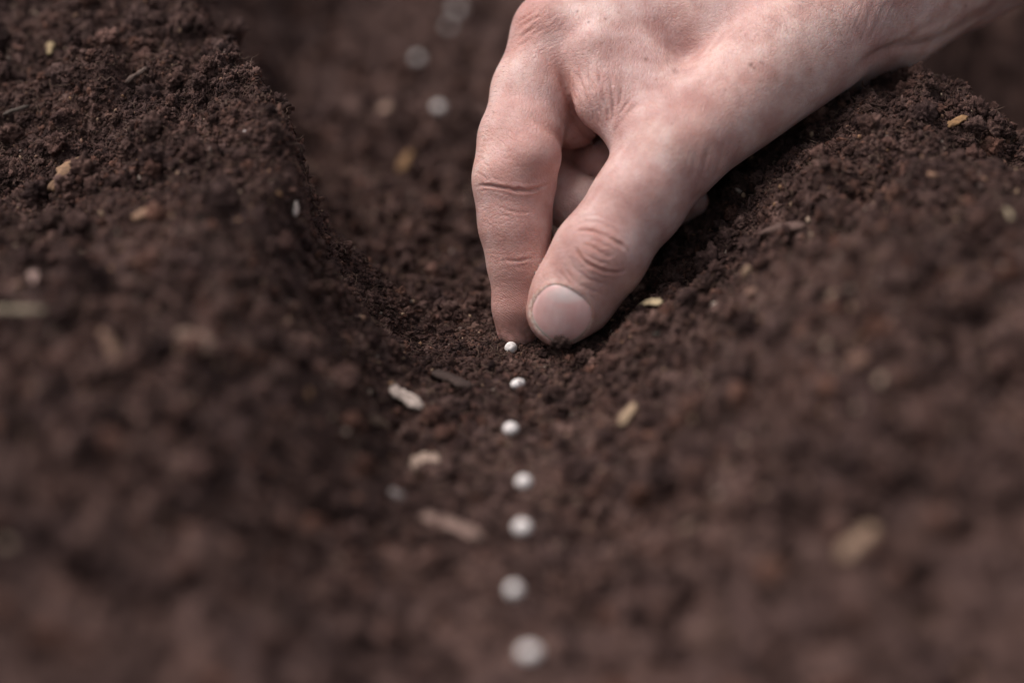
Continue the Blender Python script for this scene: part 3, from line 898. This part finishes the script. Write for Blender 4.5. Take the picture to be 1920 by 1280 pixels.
m, t, b = new_mat("skin")
vec = N(t, "ShaderNodeTexCoord").outputs["Object"]
def attr(nm):
    a = N(t, "ShaderNodeAttribute", attribute_name=nm); return a.outputs["Fac"]
tone = ramp(t, tex_noise(t, vec, 130, 4, .6), [(0.34, (.425, .248, .218)), (0.5, (.535, .352, .312)), (0.66, (.63, .462, .42))])
blot = ramp(t, tex_noise(t, vec, 330, 3, .6), [(0.45, (0, 0, 0)), (0.75, (1, 1, 1))])
c = mix(t, math_n(t, "MULTIPLY", blot, .42), tone, (.46, .24, .195))
pat = ramp(t, tex_noise(t, vec, 55, 2, .5), [(.40, (.90, .84, .86)), (.62, (1.06, 1.05, 1.05))])
c = mix(t, 1.0, c, pat, 'MULTIPLY')
c = mix(t, math_n(t, 'MULTIPLY', attr("red"), .62, True), c, (.45, .20, .16))
c = mix(t, math_n(t, 'MULTIPLY', attr("pale"), .9, True), c, (.74, .58, .50))
c = mix(t, math_n(t, 'MULTIPLY', attr("mole"), .85, True), c, (.13, .05, .035))
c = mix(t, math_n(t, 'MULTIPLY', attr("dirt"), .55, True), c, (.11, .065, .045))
pores = ramp(t, tex_noise(t, vec, 2200, 2, .6), [(0.60, (0, 0, 0)), (0.74, (1, 1, 1))])
c = mix(t, math_n(t, 'MULTIPLY', pores, .30), c, (.36, .15, .12))
t.links.new(c, b.inputs["Base Color"])
b.inputs["Roughness"].default_value = 0.52
b.inputs["Specular IOR Level"].default_value = 0.35
b.inputs["Subsurface Weight"].default_value = 0.55
b.inputs["Subsurface Radius"].default_value = (1.0, .36, .22)
b.inputs["Subsurface Scale"].default_value = 0.0013
bp = N(t, "ShaderNodeBump"); bp.inputs["Strength"].default_value = .65; bp.inputs["Distance"].default_value = .0002
vor = N(t, "ShaderNodeTexVoronoi", feature='DISTANCE_TO_EDGE'); vor.inputs["Scale"].default_value = 1500
warp = N(t, "ShaderNodeMapping"); warp.inputs["Scale"].default_value = (1, .55, .8); warp.inputs["Rotation"].default_value = (.3, .5, .6)
t.links.new(vec, warp.inputs[0]); t.links.new(warp.outputs[0], vor.inputs["Vector"])
hh = math_n(t, 'ADD', math_n(t, 'MULTIPLY', math_n(t, 'MINIMUM', vor.outputs["Distance"], .12), 5.0), tex_noise(t, vec, 2000, 3, .65))
wv = N(t, "ShaderNodeTexWave", wave_type='BANDS', bands_direction='DIAGONAL')
wv.inputs["Scale"].default_value = 1000; wv.inputs["Distortion"].default_value = 7; wv.inputs["Detail"].default_value = 1; wv.inputs["Detail Scale"].default_value = .35
t.links.new(vec, wv.inputs["Vector"])
hh = math_n(t, 'ADD', hh, math_n(t, 'MULTIPLY', math_n(t, 'MULTIPLY', wv.outputs["Fac"], attr("ridges")), .55))
t.links.new(hh, bp.inputs["Height"]); t.links.new(bp.outputs[0], b.inputs["Normal"])
M_skin = m

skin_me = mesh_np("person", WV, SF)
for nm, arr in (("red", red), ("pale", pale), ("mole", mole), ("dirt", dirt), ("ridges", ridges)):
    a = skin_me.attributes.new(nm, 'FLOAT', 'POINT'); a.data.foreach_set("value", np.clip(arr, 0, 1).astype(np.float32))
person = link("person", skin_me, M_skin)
tag(person, "bare hand and forearm of a person, thumb and index finger pinched together on the soil", "person")

# thumbnail, a curved plate lying in its bed
R_, A_ = 26, 96
rr = np.linspace(0, 1, R_); aa = np.linspace(-np.pi, np.pi, A_, endpoint=False)
RR, AA = np.meshgrid(rr, aa, indexing='ij')
rad = nail_r(AA.ravel()).reshape(AA.shape) * 1.03
X = NC[0] + np.cos(AA) * rad * RR; Y = NC[1] + np.sin(AA) * rad * RR
D3 = np.stack([(X - 960) / FPX, (640 - Y) / FPX, -np.ones_like(X)], -1).reshape(-1, 3)
tt = np.full(len(D3), 340.0)
for _ in range(60):
    Q = np.array([0, 0, DIST]) + D3 * tt[:, None]
    tt = tt + sdf(Q, True) * .9
Q = np.array([0, 0, DIST]) + D3 * tt[:, None]
Qf = flatten(Q, np.ones(len(Q)))
NQ = grad(Q, lambda p: sdf(p, True), .5)
RRf = RR.ravel(); AAf = AA.ravel()
dist_ = np.clip(np.sin(AAf - .25) * 1.4 - .2, 0, 1)
off = .0 + .16 * (1 - RRf ** 5) - .16 * RRf ** 10 * (1 - dist_) + .12 * dist_ * RRf ** 2
off += .035 * noise3(np.stack([X.ravel() / 5, Y.ravel() / 40, X.ravel() * 0], 1))
topv = Qf + NQ * off[:, None]; botv = Qf + NQ * (off - .45)[:, None]
v = np.concatenate([topv, botv])
g = np.arange(R_ * A_).reshape(R_, A_); g2 = np.roll(g, -1, 1)
f = [np.stack([g[:-1], g[1:], g2[1:], g2[:-1]], -1).reshape(-1, 4)]
f.append((f[0] + R_ * A_)[:, ::-1])
f.append(np.stack([g[-1], g[-1] + R_ * A_, g2[-1] + R_ * A_, g2[-1]], -1))
f = np.concatenate(f)
nm_, t, b = new_mat("nail_plate")
un = N(t, "ShaderNodeAttribute", attribute_name="lunula").outputs["Fac"]
fe = N(t, "ShaderNodeAttribute", attribute_name="free_edge").outputs["Fac"]
vec = N(t, "ShaderNodeTexCoord").outputs["Object"]
c = ramp(t, tex_noise(t, vec, 170, 4), [(.36, (.76, .43, .40)), (.7, (.84, .56, .53))])
c = mix(t, un, c, (.80, .66, .63))
c = mix(t, fe, c, (.78, .68, .60))
t.links.new(c, b.inputs["Base Color"])
b.inputs["Roughness"].default_value = .36
b.inputs["Coat Weight"].default_value = .6
b.inputs["Coat Roughness"].default_value = .16
b.inputs["Subsurface Weight"].default_value = .3
b.inputs["Subsurface Radius"].default_value = (1, .4, .3); b.inputs["Subsurface Scale"].default_value = .0012
nail_me = mesh_np("thumbnail", cam2world(v) * MM, f)
lun = np.clip(1 - np.hypot((X.ravel() - 1062) / 40, (Y.ravel() - 553) / 17) ** 2, 0, 1) ** .7 * .8
fe_ = np.clip((RRf - .91) / .04, 0, 1) * np.clip(dist_ * 1.6, 0, 1)
for nm, arr in (("lunula", lun), ("free_edge", fe_)):
    a = nail_me.attributes.new(nm, 'FLOAT', 'POINT'); a.data.foreach_set("value", np.concatenate([arr, arr]).astype(np.float32))
nail = link("thumbnail", nail_me, nm_, person)

# fine hairs: on the finger's outer edge and on the wrist
hv, hf, base = [], [], 0
def ray_skin(x, y):
    D = np.array([[(x - 960) / FPX, (640 - y) / FPX, -1.0]])
    q = 330.0
    for _ in range(120):
        p = np.array([[0, 0, DIST]]) + D * q
        s = sdf(p)[0]; q += s * .8
        if q > 480: return None
    return (np.array([[0, 0, DIST]]) + D * q)
hair_spots = [(x, y, 'f') for x, y in zip(np.interp(np.linspace(70, 300, 26), [70, 150, 260, 310], [957, 929, 903, 894]) + rng.uniform(3, 14, 26), np.linspace(70, 300, 26))]
hair_spots += [(rng.uniform(1440, 1800), rng.uniform(0, 90), 'w') for _ in range(46)]
for x, y, k in hair_spots:
    p = ray_skin(x, y)
    if p is None: continue
    nn = grad(p, e=.5)[0]; p = p[0]
    if k == 'f': dr = nn * .75 + np.array([-.45, -.5, .1])
    else: dr = nn * .28 + np.array([-.6 + rng.normal(0, .4), .5 + rng.normal(0, .4), 0])
    dr /= np.linalg.norm(dr)
    Lh = rng.uniform(1.2, 2.6) if k == 'f' else rng.uniform(4, 10)
    s_ = np.linspace(0, 1, 9)
    bendv = rng.normal(0, 1, 3); bendv -= bendv.dot(nn) * nn
    pts = p + dr * (s_ * Lh)[:, None] + bendv * (s_ ** 2 * Lh * .12)[:, None] - nn * (s_ ** 2 * Lh * .1)[:, None]
    a, b_ = tube(pts, .028 * (1.1 - s_), 4)
    hv.append(a); hf.append(b_ + base); base += len(a)
hair_me = mesh_np("hair", cam2world(np.concatenate(hv)) * MM, np.concatenate(hf))
hair = link("hair", hair_me, flat_mat("body_hair", (.10, .06, .045), .2, .5), person)
tag(hair, kind="stuff")

M_clod = soil_mat('dark_clod', .5)  # same soil in a darker colour
# a clod of soil pushed up against the nail
def make_clod(label, x, y, r, lift, dy=0.0, z=None):
    p = hit(x, y) if z is None else cam2world(px(x, y, z))
    v, f = IC4
    q = 1 + .5 * noise3(v * 1.2 + x) + .38 * noise3(v * 2.7 + x) - .4 * (np.abs(noise3(v * 4.5 + x)) - .2) + .22 * noise3(v * 8.5 + x)
    o = link("soil_clod", mesh_np("soil_clod", v * q[:, None] * r * np.array([1, .8, .75]) * MM, f), M_clod)
    o.location = Vector((p[0] * MM, (p[1] + dy) * MM, (p[2] + lift) * MM))
    return tag(o, label, "soil clod", "clods of soil by the fingers")
make_clod("small black soil clod pushed up against the lower edge of the thumbnail", 1052, 643, 1.7, 0, z=17)
make_clod("soil clod lying under the thumb pad, left of the black one at the nail", 1020, 668, 1.5, .5)
make_clod("soil clod right of the thumbnail at the thumb's edge", 1110, 652, 2.2, .5)
